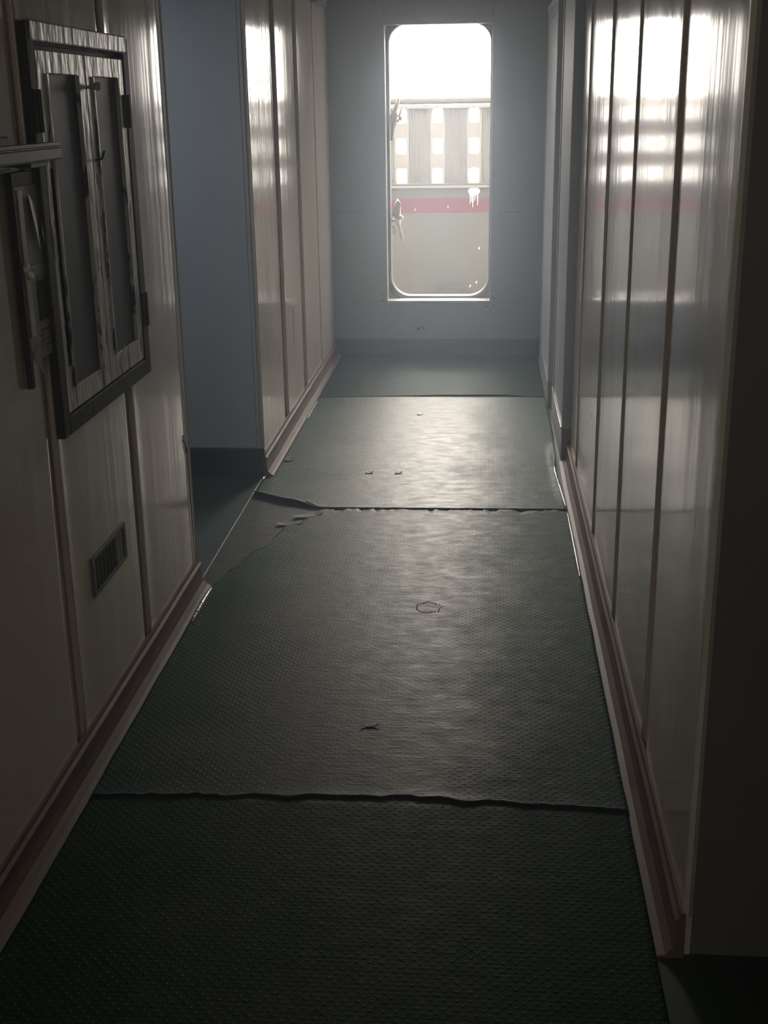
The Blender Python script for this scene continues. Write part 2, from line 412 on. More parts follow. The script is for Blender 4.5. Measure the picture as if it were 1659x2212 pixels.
bm = bmesh.new(); box(bm, -0.62, -0.59, -1.62, -1.51, 1.27, 2.03); box(bm, 0.01, 0.04, -1.62, -1.51, 1.27, 2.03); box(bm, -0.59, 0.01, -1.62, -1.51, 1.27, 1.30); box(bm, -0.59, 0.01, -1.62, -1.51, 2.00, 2.03)
wn = struct('added_window_1', bm, 'doorpaint', bevel=0.002)  # invented window, out of view, put there to house the rear fill light
link('added_window_pane', bx(-0.59, 0.01, -1.575, -1.569, 1.30, 2.00), 'darkglass', wn)
struct('wall_right_far', bx(XR + 0.01, XR + 0.10, 5.41, YE + 0.1, 0, ZC), 'doorpaint')

# end wall: lining sheets round the doorway opening
ox0, ox1, oz0, oz1 = -0.622, 0.032, 0.353, 2.005
we = struct('wall_end', bx(-1.1, 0.5, YE + 0.025, YE + 0.06, 0, 0.30), 'groove')
def sheet(x0, x1, z0, z1): link('lining_sheet', bx(x0 + 0.0012, x1 - 0.0012, YE, YE + 0.02, z0 + 0.0012, z1 - 0.0012), 'endpaint', we, bevel=0.001)
sheet(-1.08, 0.46, 0.108, 0.345)
sheet(-1.08, ox0, 0.345, 0.908); sheet(-1.08, ox0, 0.908, ZC)
sheet(ox1, 0.46, 0.345, 0.908); sheet(ox1, 0.46, 0.908, ZC)
sheet(ox0, ox1, oz1, ZC)
link('skirting_board', bx(-1.08, 0.46, YE - 0.012, YE + 0.02, 0, 0.108), 'greenpaint', we, bevel=0.003)
# framing studs behind the sheets
bm = bmesh.new(); box(bm, -1.1, ox0, YE + 0.02, YE + 0.12, 0, ZC); box(bm, ox1, 0.5, YE + 0.02, YE + 0.12, 0, ZC); box(bm, ox0, ox1, YE + 0.02, YE + 0.12, 0, oz0 - 0.0); box(bm, ox0, ox1, YE + 0.02, YE + 0.12, oz1, ZC)
link('backing', bm, 'steelframe', we)
for (x, z) in ((-0.68, 0.325), (-0.60, 0.325), (-0.52, 0.315), (-0.46, 0.312), (0.01, 0.32), (0.055, 0.33), (-0.655, 0.40), (0.05, 0.385), (-0.65, 0.36), (0.06, 0.37), (-0.92, 0.325), (0.31, 0.325), (-0.92, 0.925), (0.32, 0.925), (-0.70, 0.89), (0.08, 0.89)):
    bm = bmesh.new(); bmesh.ops.create_cone(bm, cap_ends=True, segments=10, radius1=0.005, radius2=0.003, depth=0.003, matrix=Matrix.Translation((x, YE - 0.001, z)) @ Matrix.Rotation(math.pi / 2, 4, 'X'))
    link('screw', bm, 'flake', we)
bm = bmesh.new()
for a in range(7):
    bmesh.ops.create_icosphere(bm, subdivisions=1, radius=0.004 + 0.004 * random.random(), matrix=Matrix.Translation((-0.43 + 0.012 * a * random.random(), YE, 0.175 + 0.014 * random.random())) @ Matrix.Diagonal((1.6, 0.2, 0.7, 1)))
link('paint_chip', bm, 'flake', we, 'dark chip in the grey paint')

# angle trim round the lining opening
tr = struct('trim_1', bx(ox0 - 0.004, ox0 + 0.003, YE - 0.006, YE + 0.06, oz0, oz1), 'sillwhite', bevel=0.001)
link('head_trim', bx(ox0 - 0.004, ox1 + 0.004, YE - 0.004, YE + 0.04, oz1 - 0.003, oz1 + 0.003), 'endpaint', tr, bevel=0.001)
link('side_trim', bx(ox1 - 0.003, ox1 + 0.004, YE - 0.006, YE + 0.06, oz0, oz1), 'sillwhite', tr, bevel=0.001)
link('sill_board', bx(ox0 - 0.002, ox1 + 0.006, YE - 0.010, YE + 0.12, oz0 - 0.006, oz0 + 0.006), 'sillwhite', tr, 'pale worn sill board', bevel=0.002)

# steel bulkhead with the rounded weather door opening
def rrect(x0, x1, z0, z1, rb, rt, seg=12):
    pts = []
    for cx_, cz_, r, a0 in ((x1 - rb, z0 + rb, rb, -90), (x1 - rt, z1 - rt, rt, 0), (x0 + rt, z1 - rt, rt, 90), (x0 + rb, z0 + rb, rb, 180)):
        for i in range(seg + 1):
            a = math.radians(a0 + 90 * i / seg); pts.append((cx_ + r * math.cos(a), cz_ + r * math.sin(a)))
    return pts
def ring_plate(inner, outer, y0, y1):
    bm = bmesh.new(); k = len(inner)
    rows = [[bm.verts.new((x, y, z)) for x, z in pts] for pts, y in ((inner, y0), (outer, y0), (outer, y1), (inner, y1))]
    for a in range(4):
        for i in range(k):
            bm.faces.new((rows[a][i], rows[a][(i + 1) % k], rows[(a + 1) % 4][(i + 1) % k], rows[(a + 1) % 4][i]))
    return bm
hole = rrect(-0.602, 0.020, 0.372, 2.012, 0.125, 0.11)
big = rrect(-3.0, 2.5, -1.5, 4.2, 0.001, 0.001)
d1 = struct('door_1', ring_plate(hole, big, 7.985, 7.995), 'hull')
lip_in = rrect(-0.602, 0.020, 0.372, 2.012, 0.125, 0.11); lip_out = rrect(-0.640, 0.058, 0.334, 2.05, 0.16, 0.145)
link('opening_frame', ring_plate(lip_in, lip_out, 7.972, 8.05), 'steelframe', d1, 'rusty grey steel frame with rounded corners', smooth=False)
rim_in = rrect(-0.6005, 0.0185, 0.3735, 2.0105, 0.124, 0.109); rim_out = rrect(-0.6055, 0.0235, 0.3685, 2.0155, 0.128, 0.113)
link('worn_rim', ring_plate(rim_in, rim_out, 7.969, 7.980), 'white', d1, 'worn white rim of the opening')

# cabin doors on the right at the far end
def side_door(name, xf, y0, y1, zt, zc):
    bm = bmesh.new()
    box(bm, xf, XR + 0.012, y0, y0 + 0.03, zc, zt); box(bm, xf, XR + 0.012, y1 - 0.05, y1, zc, zt); box(bm, xf, XR + 0.012, y0, y1, zt - 0.05, zt)
    d = struct(name, bm, 'doorpaint', bevel=0.002)
    link('door_leaf', bx(xf + 0.004, XR + 0.01, y0 + 0.03, y1 - 0.05, zc + 0.004, zt - 0.05), 'doorpaint', d, bevel=0.002)
    link('coaming', bx(xf - 0.004, XR + 0.012, y0 - 0.002, y1, 0, zc), 'greyskirt', d, 'paler grey coaming', bevel=0.003)
    link('kick_edge', bx(xf - 0.008, xf + 0.004, y0 + 0.01, y1 - 0.02, zc - 0.003, zc + 0.005), 'chrome', d, 'bright bare metal sill edge', bevel=0.001)
    bm = bmesh.new(); tube(bm, [(xf - 0.002, y0 + 0.002, zc + (zt - zc) * i / 10) for i in range(11)], 0.002, 8)
    link('edge_bead', bm, 'beading', d, smooth=True)
    bm = bmesh.new(); box(bm, xf - 0.003, xf + 0.003, y0, y1, zt, zt + 0.035)
    link('head_casing', bm, 'endpaint', d, bevel=0.001)
    bm = bmesh.new(); box(bm, xf - 0.002, XR + 0.012, y0 - 0.004, y0 + 0.001, zc, zt)
    link('casing_return', bm, 'bluegrey', d, bevel=0.0005)
    return d
side_door('door_2', 0.355, 5.405, 6.27, 2.06, 0.155)
side_door('door_3', 0.343, 6.47, 7.60, 2.03, 0.135)

# skirtings
prof = [(0, 0), (0.050, 0.0), (0.049, 0.003), (0.034, 0.008), (0.020, 0.022), (0.0145, 0.045), (0.013, 0.070), (0.018, 0.076), (0.018, 0.084), (0.011, 0.090), (0.009, 0.100), (0, 0.100)]
def skirting(name, x, s, y0, y1, m='skirting'):
    bm = bmesh.new()
    st = max(2, int((y1 - y0) / 0.06))
    prism_y(bm, [(x + s * a, z) for a, z in prof], y0, y1, st, lambda y, z: s * 0.0022 * noise.noise(Vector((y * 2.3, z * 9, x * 5))) if z < 0.095 else 0)
    o = struct(name, bm, m); 
    for p in o.data.polygons: p.use_smooth = False
    return o
skirting('baseboard_left', XL, 1, -1.5, 3.83)
skirting('baseboard_left_far', XL, 1, 5.135, YE - 0.012)
skirting('baseboard_right', XR, -1, 1.985, 5.40)
skirting('baseboard_right_near', XR, -1, -1.5, 0.75)

# ceiling duct at the left top corner
bm = bmesh.new(); box(bm, XL + 0.002, XL + 0.05, 7.1, 7.50, 2.085, ZC - 0.002)
tag(link('cable_duct', bm, 'doorpaint', bevel=0.004), 'short grey cable duct where the left wall meets the ceiling', 'duct')

# thin scattering volume added to imitate lens bloom round the doorway
hm = bpy.data.materials.new('bloom_haze'); hm.use_nodes = True
hn = hm.node_tree; hn.nodes.clear()
vs_ = hn.nodes.new('ShaderNodeVolumeScatter'); vs_.inputs['Color'].default_value = (0.70, 0.83, 1.0, 1)
vs_.inputs['Density'].default_value = 0.052; vs_.inputs['Anisotropy'].default_value = 0.7
ho_ = hn.nodes.new('ShaderNodeOutputMaterial'); hn.links.new(vs_.outputs[0], ho_.inputs['Volume'])
M['haze'] = hm
hz_o = tag(link('haze', bx(-0.87, 0.335, -1.49, YE - 0.02, 0.04, ZC - 0.005), 'haze'), 'thin haze volume added in the corridor to imitate lens bloom round the doorway', 'haze', kind='stuff')

# ------------------------------------------------------------------ floor mats
def pwl(pts):
    def f(x):
        if x <= pts[0][0]: return pts[0][1]
        for a, b_ in zip(pts, pts[1:]):
            if x <= b_[0]:
                t = (x - a[0]) / (b_[0] - a[0]); return a[1] + (b_[1] - a[1]) * t
        return pts[-1][1]
    return f

def mat_sheet(name, near, far, xl, xr, z0, lift, label, m='studs', nx=110, ny=70, th=0.0035, jag=0.004, seed=0.0, curl=None, jagf=0.004, worn=True, ragged=False):
    """sheet between near(x)/far(x) and xl(y)/xr(y); its near edge is lifted a little"""
    bm = bmesh.new()
    top, bot = [], []
    for j in range(ny + 1):
        v = j / ny; v = v ** 1.5 if near else v
        rt, rb = [], []
        for i in range(nx + 1):
            u = i / nx
            x = -0.93 + u * 1.27
            yn = near(x) + jag * noise.noise(Vector((x * 14, seed, 0))) + jag * 0.5 * noise.noise(Vector((x * 45, seed, 3)))
            yf = far(x) + jagf * noise.noise(Vector((x * 16, seed + 5, 0))) + jagf * noise.noise(Vector((x * 50, seed + 5, 4)))
            y = yn + (yf - yn) * v
            xa, xb = xl(y), xr(y)
            xx = xa + (xb - xa) * u
            d = y - yn
            if ragged: xx += 0.022 * noise.noise(Vector((y * 38, x * 9, 2))) * max(0, 1 - (yf - y) / 0.05) * (1 if x < -0.62 else 0)
            z = z0 + th + lift(x) * math.exp(-(d / 0.022) ** 1.2)
            z += 0.0002 * noise.noise(Vector((xx * 3, y * 3, seed)))
            if curl: z += curl(xx, y)
            rt.append(bm.verts.new((xx, y, z))); rb.append(bm.verts.new((xx, y, z - th)))
        top.append(rt); bot.append(rb)
    edge_pts = [v.co.copy() for v in top[0]]
    for j in range(ny):
        for i in range(nx):
            bm.faces.new((top[j][i], top[j][i + 1], top[j + 1][i + 1], top[j + 1][i]))
            bm.faces.new((bot[j][i], bot[j + 1][i], bot[j + 1][i + 1], bot[j][i + 1]))
    for i in range(nx):
        bm.faces.new((top[0][i], bot[0][i], bot[0][i + 1], top[0][i + 1])); bm.faces.new((top[ny][i], top[ny][i + 1], bot[ny][i + 1], bot[ny][i]))
    for j in range(ny):
        bm.faces.new((top[j][0], top[j + 1][0], bot[j + 1][0], bot[j][0])); bm.faces.new((top[j][nx], bot[j][nx], bot[j + 1][nx], top[j + 1][nx]))
    o = link(name, bm, m, smooth=False)
    for p in o.data.polygons: p.use_smooth = abs(p.normal.z) > 0.5
    tag(o, label, 'floor mat', 'green studded floor mats along the corridor')
    if worn:
        bm = bmesh.new()
        tube(bm, [(v[0], v[1] + 0.0008, v[2] - 0.0006) for v in edge_pts], [0.0012 + 0.0009 * noise.noise(Vector((v[0] * 25, seed, 1))) for v in edge_pts], 6)
        link('cut_edge', bm, 'edge_worn', o, 'paler worn cut edge', smooth=True)
    return o

edgeL = lambda y: -0.918 + 0.004 * noise.noise(Vector((y * 5, 1, 0)))
edgeR = lambda y: 0.340 + 0.003 * noise.noise(Vector((y * 5, 2, 0)))
Z0 = 0.0005
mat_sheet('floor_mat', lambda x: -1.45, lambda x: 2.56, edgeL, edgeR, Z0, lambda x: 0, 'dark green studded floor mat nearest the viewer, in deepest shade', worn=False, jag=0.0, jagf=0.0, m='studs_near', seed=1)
mat_sheet('floor_mat', pwl([(-0.93, 2.49), (-0.2, 2.52), (0.2, 2.50), (0.34, 2.49)]),
          pwl([(-0.93, 3.80), (-0.90, 3.93), (-0.86, 4.07), (-0.80, 4.27), (-0.76, 4.45), (-0.70, 4.54), (-0.655, 4.655), (0.34, 4.67)]),
          edgeL, edgeR, Z0 + 0.0037, lambda x: 0.002 + 0.002 * noise.noise(Vector((x * 6, 8, 0))),
          'long green studded floor mat with a pale lifted near edge and torn far left corner', m='studs_long', seed=12, jag=0.012, jagf=0.03, ragged=True, ny=90)
def curl3(x, y):
    c = 0.0
    if y < 5.72:
        d = x - 0.285
        if d > 0: c += 0.030 * (d / 0.045) ** 2 * min(1, max(0, (5.72 - y) / 0.2)) * min(1, max(0, (y - 4.72) / 0.45)) * (0.8 + 0.5 * noise.noise(Vector((y * 4, 0, 0))))
    return c
mat_sheet('floor_mat', pwl([(-0.96, 4.86), (-0.91, 4.83), (-0.80, 4.755), (-0.70, 4.705), (-0.655, 4.675), (0.34, 4.69)]), lambda x: 6.66,
          lambda y: -0.955 + 0.037 * min(1, max(0, (y - 5.02) / 0.10)), lambda y: 0.318 + 0.022 * min(1, abs(y - 5.2) / 0.6), Z0 + 0.004,
          lambda x: (0.015 * min(1, (-0.62 - x) / 0.12) if x < -0.62 else 0.0) + 0.002,
          'worn studded floor mat with a lifted left corner beside the side passage', m='studs_worn', seed=23, curl=curl3, ny=130)
mat_sheet('floor_mat', pwl([(-0.93, 6.63), (-0.6, 6.66), (-0.2, 6.70), (0.1, 6.71), (0.34, 6.66)]), lambda x: YE - 0.014, edgeL, lambda y: 0.334, Z0 + 0.004,
          lambda x: 0.004, 'short green studded floor mat at the foot of the end wall', m='studs_far', seed=34, jag=0.006)
def curled(parent, pts, rad, label):
    bm = bmesh.new(); tube(bm, pts, rad, 8)
    return link('curled_edge', bm, 'edge_shiny', parent, label, smooth=True)
mats_ = [o for o in COL.objects if o.name.startswith('floor_mat')]
def run(y0, y1, x, z, n_, amp, seed):
    pts, rad = [], []
    for i in range(n_ + 1):
        t = i / n_; y = y0 + (y1 - y0) * t
        pts.append((x(y), y, z + 0.5 * amp * math.sin(math.pi * t)))
        rad.append((0.002 + amp * math.sin(math.pi * t) ** 0.6 * (0.55 + 0.45 * abs(math.sin(i * 1.3)) + 0.3 * noise.noise(Vector((i * 0.8, seed, 0))))))
    return pts, rad
curled(mats_[2], *run(4.72, 5.64, lambda y: 0.315 + 0.022 * min(1, abs(y - 5.2) / 0.6), 0.009, 90, 0.007, 1), 'shiny curled studded edge')
curled(mats_[1], *run(3.95, 4.64, lambda y: 0.335, 0.008, 70, 0.004, 2), 'shiny curled studded edge')
curled(mats_[1], *run(3.50, 3.80, lambda y: -0.910, 0.008, 32, 0.008, 3), 'shiny curled studded edge')
curled(mats_[2], *run(6.15, 6.55, lambda y: -0.912, 0.008, 40, 0.005, 4), 'shiny curled studded edge')
curled(mats_[2], [(-0.72, 4.713, 0.022), (-0.70, 4.703, 0.018), (-0.67, 4.688, 0.011), (-0.655, 4.68, 0.008)], [0.002, 0.006, 0.004, 0.001], 'bright curled lip')
curled(mats_[2], [(-0.952, 5.00, 0.010), (-0.952, 5.06, 0.013), (-0.950, 5.10, 0.010)], [0.002, 0.006, 0.002], 'bright curled lip')
# bare underlay shown by the tear
bm = bmesh.new(); box(bm, -0.962, -0.60, 3.78, 4.95, Z0, Z0 + 0.003)
tag(link('underlay_sheet', bm, 'underlay', bevel=0.001), 'smooth dark underlay sheet bared by the torn mat beside the side passage', 'underlay')
bm = bmesh.new(); tube(bm, [(-0.9635, 3.84 + 1.29 * i / 30, 0.004 + 0.0008 * noise.noise(Vector((i * 0.7, 0, 0)))) for i in range(31)], 0.0016, 8)
tag(link('threshold_bead', bm, 'greyskirt', smooth=True), 'thin grey metal bead along the side passage threshold', 'metal bead')

# loose scraps
def scrap(x, y, L_, w, rz, label, m='flake', name='paint_flake', z=0.009):
    bm = bmesh.new(); n_ = 9; a = []; b_ = []
    for i in range(n_):
        t = i / (n_ - 1) - 0.5
        ww = w * (0.3 + math.sin(math.pi * (i + 0.5) / n_)) * (0.7 + 0.5 * random.random())
        zz = 0.004 * t * t * 4 + 0.001 * random.random()
        a.append((t * L_, ww / 2, zz)); b_.append((t * L_, -ww / 2, zz))
    for off in (0.0, 0.0014):
        pass
    va = [bm.verts.new(p) for p in a]; vb = [bm.verts.new(p) for p in b_]
    for i in range(n_ - 1): bm.faces.new((va[i], va[i + 1], vb[i + 1], vb[i]))
    r = bmesh.ops.extrude_face_region(bm, geom=list(bm.faces))
    for v in [g for g in r['geom'] if isinstance(g, bmesh.types.BMVert)]: v.co.z += 0.0015
    o = link(name, bm, m); o.location = (x, y, z); o.rotation_euler = (0, 0, rz)
    return tag(o, label, 'debris', 'loose scraps on the mats')
scrap(-0.286, 2.854, 0.05, 0.010, 0.1, 'thin dark sliver lying on the mat nearest of the scraps', name='dark_sliver')
scrap(-0.749, 4.47, 0.10, 0.03, 0.25, 'torn dark rubber scrap at the tip of the tear', name='rubber_scrap', z=0.006)
scrap(-0.69, 4.575, 0.12, 0.035, 0.5, 'crumpled dark rubber shred beside the lifted mat corner', name='rubber_scrap', z=0.006)
scrap(-0.50, 5.17, 0.035, 0.02, 0, 'small dark flake, left one of the pair in the middle of the corridor')
scrap(-0.37, 5.17, 0.035, 0.02, 0.2, 'small dark flake, right one of the pair in the middle of the corridor')
scrap(-0.33, 6.25, 0.03, 0.02, 0.4, 'tiny pale chip on the mat before the far seam', 'white', 'paint_chip')
scrap(-0.885, 5.36, 0.05, 0.03, 0.9, 'dark torn flake at the skirting by the passage corner', z=0.010)
# scuffed patch, raised blister in the mat
bm = bmesh.new()
for i in range(26):
    a = i / 26 * 2 * math.pi; r = 0.035 + 0.012 * noise.noise(Vector((i * 0.5, 0, 0)))
    bmesh.ops.create_icosphere(bm, subdivisions=1, radius=0.004, matrix=Matrix.Translation((-0.17 + 1.1 * r * math.cos(a), 3.66 + 1.2 * r * math.sin(a), 0.0078)) @ Matrix.Rotation(a, 4, 'Z') @ Matrix.Diagonal((0.6, 1.4, 0.35, 1)))
tag(link('scuffed_blister', bm, 'underlay'), 'ring of cracked rubber in the middle of the long mat', 'floor damage')

# ------------------------------------------------------------------ wooden cabinet on left wall
CX = -0.943
cab = empty('wall_cabinet', (XL, 2.9981, 0.8397), 'two-door wooden wall cabinet with dark panes and peeling cream paint', 'cabinet')
bm = bmesh.new()
box(bm, XL, CX, 2.6240, 2.6650, 0.8397, 1.7243); box(bm, XL, CX, 3.3261, 3.3774, 0.8397, 1.7243); box(bm, XL, CX, 2.6650, 3.3261, 0.8397, 0.8838)
box(bm, XL, XL + 0.008, 2.6650, 3.3261, 0.8838, 1.6832)
link('case', bm, 'darkwood', cab, bevel=0.003)
link('top_rail', bx(XL, CX + 0.002, 2.6445, 3.3569, 1.6863, 1.7284), 'peel', cab, bevel=0.004)
def sash(y0, y1, p0, p1, z0, z1, pz0, pz1):
    bm = bmesh.new(); x0, x1 = CX - 0.014, CX - 0.002
    box(bm, x0, x1, y0, p0, z0, z1); box(bm, x0, x1, p1, y1, z0, z1); box(bm, x0, x1, p0, p1, z0, pz0); box(bm, x0, x1, p0, p1, pz1, z1)
    s = link('sash_door', bm, 'peel', cab, bevel=0.002)
    link('pane', bx(x0 + 0.001, x0 + 0.005, p0, p1, pz0, pz1), 'darkglass', s)
    bm = bmesh.new(); box(bm, x1 - 0.001, x1 + 0.004, p0 - 0.008, p0 + 0.002, pz0, pz1); box(bm, x1 - 0.001, x1 + 0.004, p1 - 0.002, p1 + 0.008, pz0, pz1)
    link('pane_bead', bm, 'peel', s, bevel=0.001)
    return s
sL = sash(2.6711, 3.0032, 2.7316, 2.9438, 0.8889, 1.6709, 0.9401, 1.6238)
sR = sash(3.0073, 3.3210, 3.0596, 3.2646, 0.8889, 1.6709, 0.9504, 1.6238)
bm = bmesh.new(); bmesh.ops.create_uvsphere(bm, u_segments=14, v_segments=10, radius=0.010, matrix=Matrix.Translation((CX + 0.014, 3.0360, 1.6013)))
tube(bm, [(CX - 0.004, 3.0360, 1.6), (CX + 0.010, 3.0360, 1.6)], 0.004, 8)
link('knob', bm, 'cream', sR, 'small pale knob', smooth=True)
bm = bmesh.new(); tube(bm, [(CX - 0.002, 3.0289, 1.4321), (CX + 0.012, 3.0340, 1.4352), (CX + 0.016, 3.0463, 1.4526)], 0.003, 8)
link('hook', bm, 'black', sL, smooth=True)
def hinge(y0, y1, z0, z1):
    bm = bmesh.new(); box(bm, CX - 0.004, CX + 0.005, y0, y1, z0, z1)
    tube(bm, [(CX + 0.006, (y0 + y1) / 2, z0), (CX + 0.006, (y0 + y1) / 2, z1)], 0.005, 8)
    link('hinge', bm, 'black', cab, 'black strap hinge')
hinge(2.6301, 2.6711, 1.5039, 1.5910); hinge(3.3025, 3.3374, 1.5018, 1.5838); hinge(3.3312, 3.3722, 0.9760, 1.0652)
#link('bottom_block', bx(XL, XL + 0.025, 3.2441, 3.2800, 0.7813, 0.8397), 'darkwood', cab, bevel=0.002)

# ------------------------------------------------------------------ handrail
hr = empty('handrail', (XL, 0.6, 1.44), 'grey painted handrail ending on the left wall before the cabinet', 'handrail')
bm = bmesh.new()
prism_y(bm, [(-0.908, 1.452), (-0.880, 1.452), (-0.878, 1.456), (-0.878, 1.4745), (-0.881, 1.4765), (-0.881, 1.4785), (-0.878, 1.4805), (-0.880, 1.4865), (-0.908, 1.4865)], -1.4, 2.588, 4)
link('rail', bm, 'rail', hr)
for y in (-1.0, -0.1, 0.8, 1.7, 2.47):
    bm = bmesh.new(); box(bm, XL, XL + 0.006, y - 0.04, y + 0.04, 1.435, 1.50)
    prism_y(bm, [(XL + 0.004, 1.445), (-0.885, 1.441), (-0.885, 1.453), (XL + 0.004, 1.47)], y - 0.05, y + 0.05)
    link('bracket', bm, 'black', hr, bevel=0.002)

# ------------------------------------------------------------------ narrow notice board below the handrail
nb = empty('notice_board', (XL, 2.60, 1.04), 'narrow framed notice board with peeling notices under the handrail', 'notice board')
NX = XL + 0.004
link('backboard', bx(NX, NX + 0.008, 2.485, 2.70, 1.04, 1.42), 'paper', nb, bevel=0.001)
link('side_strip', bx(NX + 0.008, NX + 0.014, 2.497, 2.522, 1.095, 1.395), 'cream', nb, 'cream vertical strip', bevel=0.001)
link('board_frame', bx(NX, NX + 0.014, 2.470, 2.486, 0.99, 1.43), 'darkwood', nb, bevel=0.002)
link('far_frame', bx(NX, NX + 0.016, 2.695, 2.722, 0.99, 1.43), 'darkwood', nb, bevel=0.002)
link('top_frame', bx(NX, NX + 0.012, 2.486, 2.70, 1.402, 1.43), 'darkwood', nb, bevel=0.002)
link('cross_frame', bx(NX + 0.008, NX + 0.011, 2.522, 2.69, 1.214, 1.238), 'rail', nb, bevel=0.001)
link('dark_label', bx(NX + 0.008, NX + 0.010, 2.57, 2.655, 1.118, 1.203), 'darkwood', nb, 'dark rectangular label')
bm = bmesh.new()
for r in range(4):
    for c in range(6):
        if random.random() < 0.85: box(bm, NX + 0.008, NX + 0.0088, 2.565 + c * 0.018, 2.577 + c * 0.018 + 0.004 * random.random(), 1.062 + r * 0.011, 1.067 + r * 0.011)
link('faint_print', bm, 'ink', nb)
for tri in (((NX + 0.012, 2.56, 1.385), (NX + 0.010, 2.60, 1.36), (NX + 0.018, 2.585, 1.27)), ((NX + 0.010, 2.63, 1.34), (NX + 0.018, 2.605, 1.30), (NX + 0.010, 2.65, 1.245)), ((NX + 0.010, 2.50, 1.05), (NX + 0.020, 2.53, 1.01), (NX + 0.012, 2.535, 1.075))):
    bm = bmesh.new(); bm.faces.new([bm.verts.new(p) for p in tri])
    o = link('peeled_corner', bm, 'cream', nb, 'pale peeled paper corner'); md = o.modifiers.new('s', 'SOLIDIFY'); md.thickness = 0.0008
for y, z, a in ((2.492, 1.243, 0.5), (2.513, 1.222, -0.5)):
    bm = bmesh.new(); box(bm, -0.003, 0.004, -0.011, 0.011, -0.006, 0.006)
    bmesh.ops.rotate(bm, verts=bm.verts, cent=(0, 0, 0), matrix=Matrix.Rotation(a, 3, 'X')); bmesh.ops.translate(bm, verts=bm.verts, vec=(NX + 0.018, y, z))
    link('clip', bm, 'splash', nb, 'bright metal clip', bevel=0.001)

# ------------------------------------------------------------------ low vent on left wall
vt = empty('wall_vent', (XL, 2.91, 0.40), 'small dark louvred vent low on the left wall under the cabinet', 'vent')
VX = XL
bm = bmesh.new(); box(bm, VX, VX + 0.008, 2.765, 2.785, 0.395, 0.497); box(bm, VX, VX + 0.008, 3.04, 3.055, 0.395, 0.497); box(bm, VX, VX + 0.008, 2.785, 3.04, 0.486, 0.497); box(bm, VX, VX + 0.008, 2.785, 3.04, 0.395, 0.405)
link('vent_frame', bm, 'rail', vt, bevel=0.001)
link('vent_back', bx(VX, VX + 0.002, 2.785, 3.04, 0.405, 0.486), 'black', vt)
for i in range(9):
    y = 2.797 + i * 0.0285
    bm = bmesh.new(); prism = [(VX + 0.002, y), (VX + 0.007, y + 0.004), (VX + 0.009, y + 0.016), (VX + 0.003, y + 0.02)]
    a = [bm.verts.new((p[0], p[1], 0.407)) for p in prism]; b_ = [bm.verts.new((p[0], p[1], 0.484)) for p in prism]
    for j in range(4): bm.faces.new((a[j], a[(j + 1) % 4], b_[(j + 1) % 4], b_[j]))
    bm.faces.new(a); bm.faces.new(b_[::-1])
    link('slat', bm, 'cream' if i in (6, 7) else 'rail', vt, 'bare pale slat' if i in (6, 7) else None)

# small socket outline on the far left wall
so = empty('blank_switch_plate', (XL, 6.17, 0.40), 'flat cream switch plate low on the far left wall', 'switch plate')
link('plate', bx(XL, XL + 0.005, 6.11, 6.24, 0.40, 0.60), 'laminate', so, bevel=0.0015)
link('seam', bx(XL + 0.005, XL + 0.0056, 6.14, 6.145, 0.42, 0.59), 'groove', so)

# ------------------------------------------------------------------ door clamps on the opening's left edge
def clamp(z, label, flip):
    c = empty('door_clamp', (-0.60, 8.02, z), label, 'door clamp', 'clamps on the doorway edge')
    bm = bmesh.new()
    if not flip:
        tube(bm, [(-0.590, 8.03, z + 0.02), (-0.566, 8.02, z + 0.10), (-0.560, 8.01, z + 0.118), (-0.555, 8.02, z + 0.10), (-0.560, 8.03, z), (-0.562, 8.03, z - 0.06)], [0.012, 0.014, 0.012, 0.016, 0.022, 0.012], 12)
    else:
        tube(bm, [(-0.596, 8.03, z - 0.12), (-0.585, 8.03, z), (-0.570, 8.02, z + 0.06), (-0.545, 8.01, z + 0.13)], [0.012, 0.028, 0.02, 0.006], 12)
    link('lug', bm, 'dog', c, smooth=True)
    bm = bmesh.new()
    if not flip: tube(bm, [(-0.565, 8.01, z), (-0.548, 8.005, z - 0.06), (-0.530, 8.0, z - 0.135)], [0.010, 0.011, 0.009], 10)
    else: tube(bm, [(-0.575, 8.01, z + 0.05), (-0.545, 8.0, z + 0.02), (-0.530, 8.0, z + 0.07)], [0.012, 0.010, 0.006], 10)
    link('lever', bm, 'dog', c, smooth=True)
    bm = bmesh.new(); tube(bm, [(-0.615, 8.02, z - 0.01), (-0.545, 8.02, z + 0.0)], 0.011, 12)
    bmesh.ops.create_uvsphere(bm, u_segments=12, v_segments=8, radius=0.014, matrix=Matrix.Translation((-0.537, 8.01, z + 0.012)))
    link('pivot', bm, 'white', c, 'pale pivot pin', smooth=True)
    if not flip:
        for dy in (0, 0.02):
            bm = bmesh.new(); tube(bm, [(-0.597 + dy * 0.6, 8.0, z - 0.035), (-0.585 + dy * 0.6, 7.995, z - 0.09)], 0.005, 8)
            link('wedge', bm, 'white', c, 'pale wedge', smooth=True)
clamp(0.852, 'pinkish grey clamp with a hanging lever, lower one on the doorway edge', False)
clamp(1.455, 'weathered pale clamp with a raised tip, upper one on the doorway edge', True)

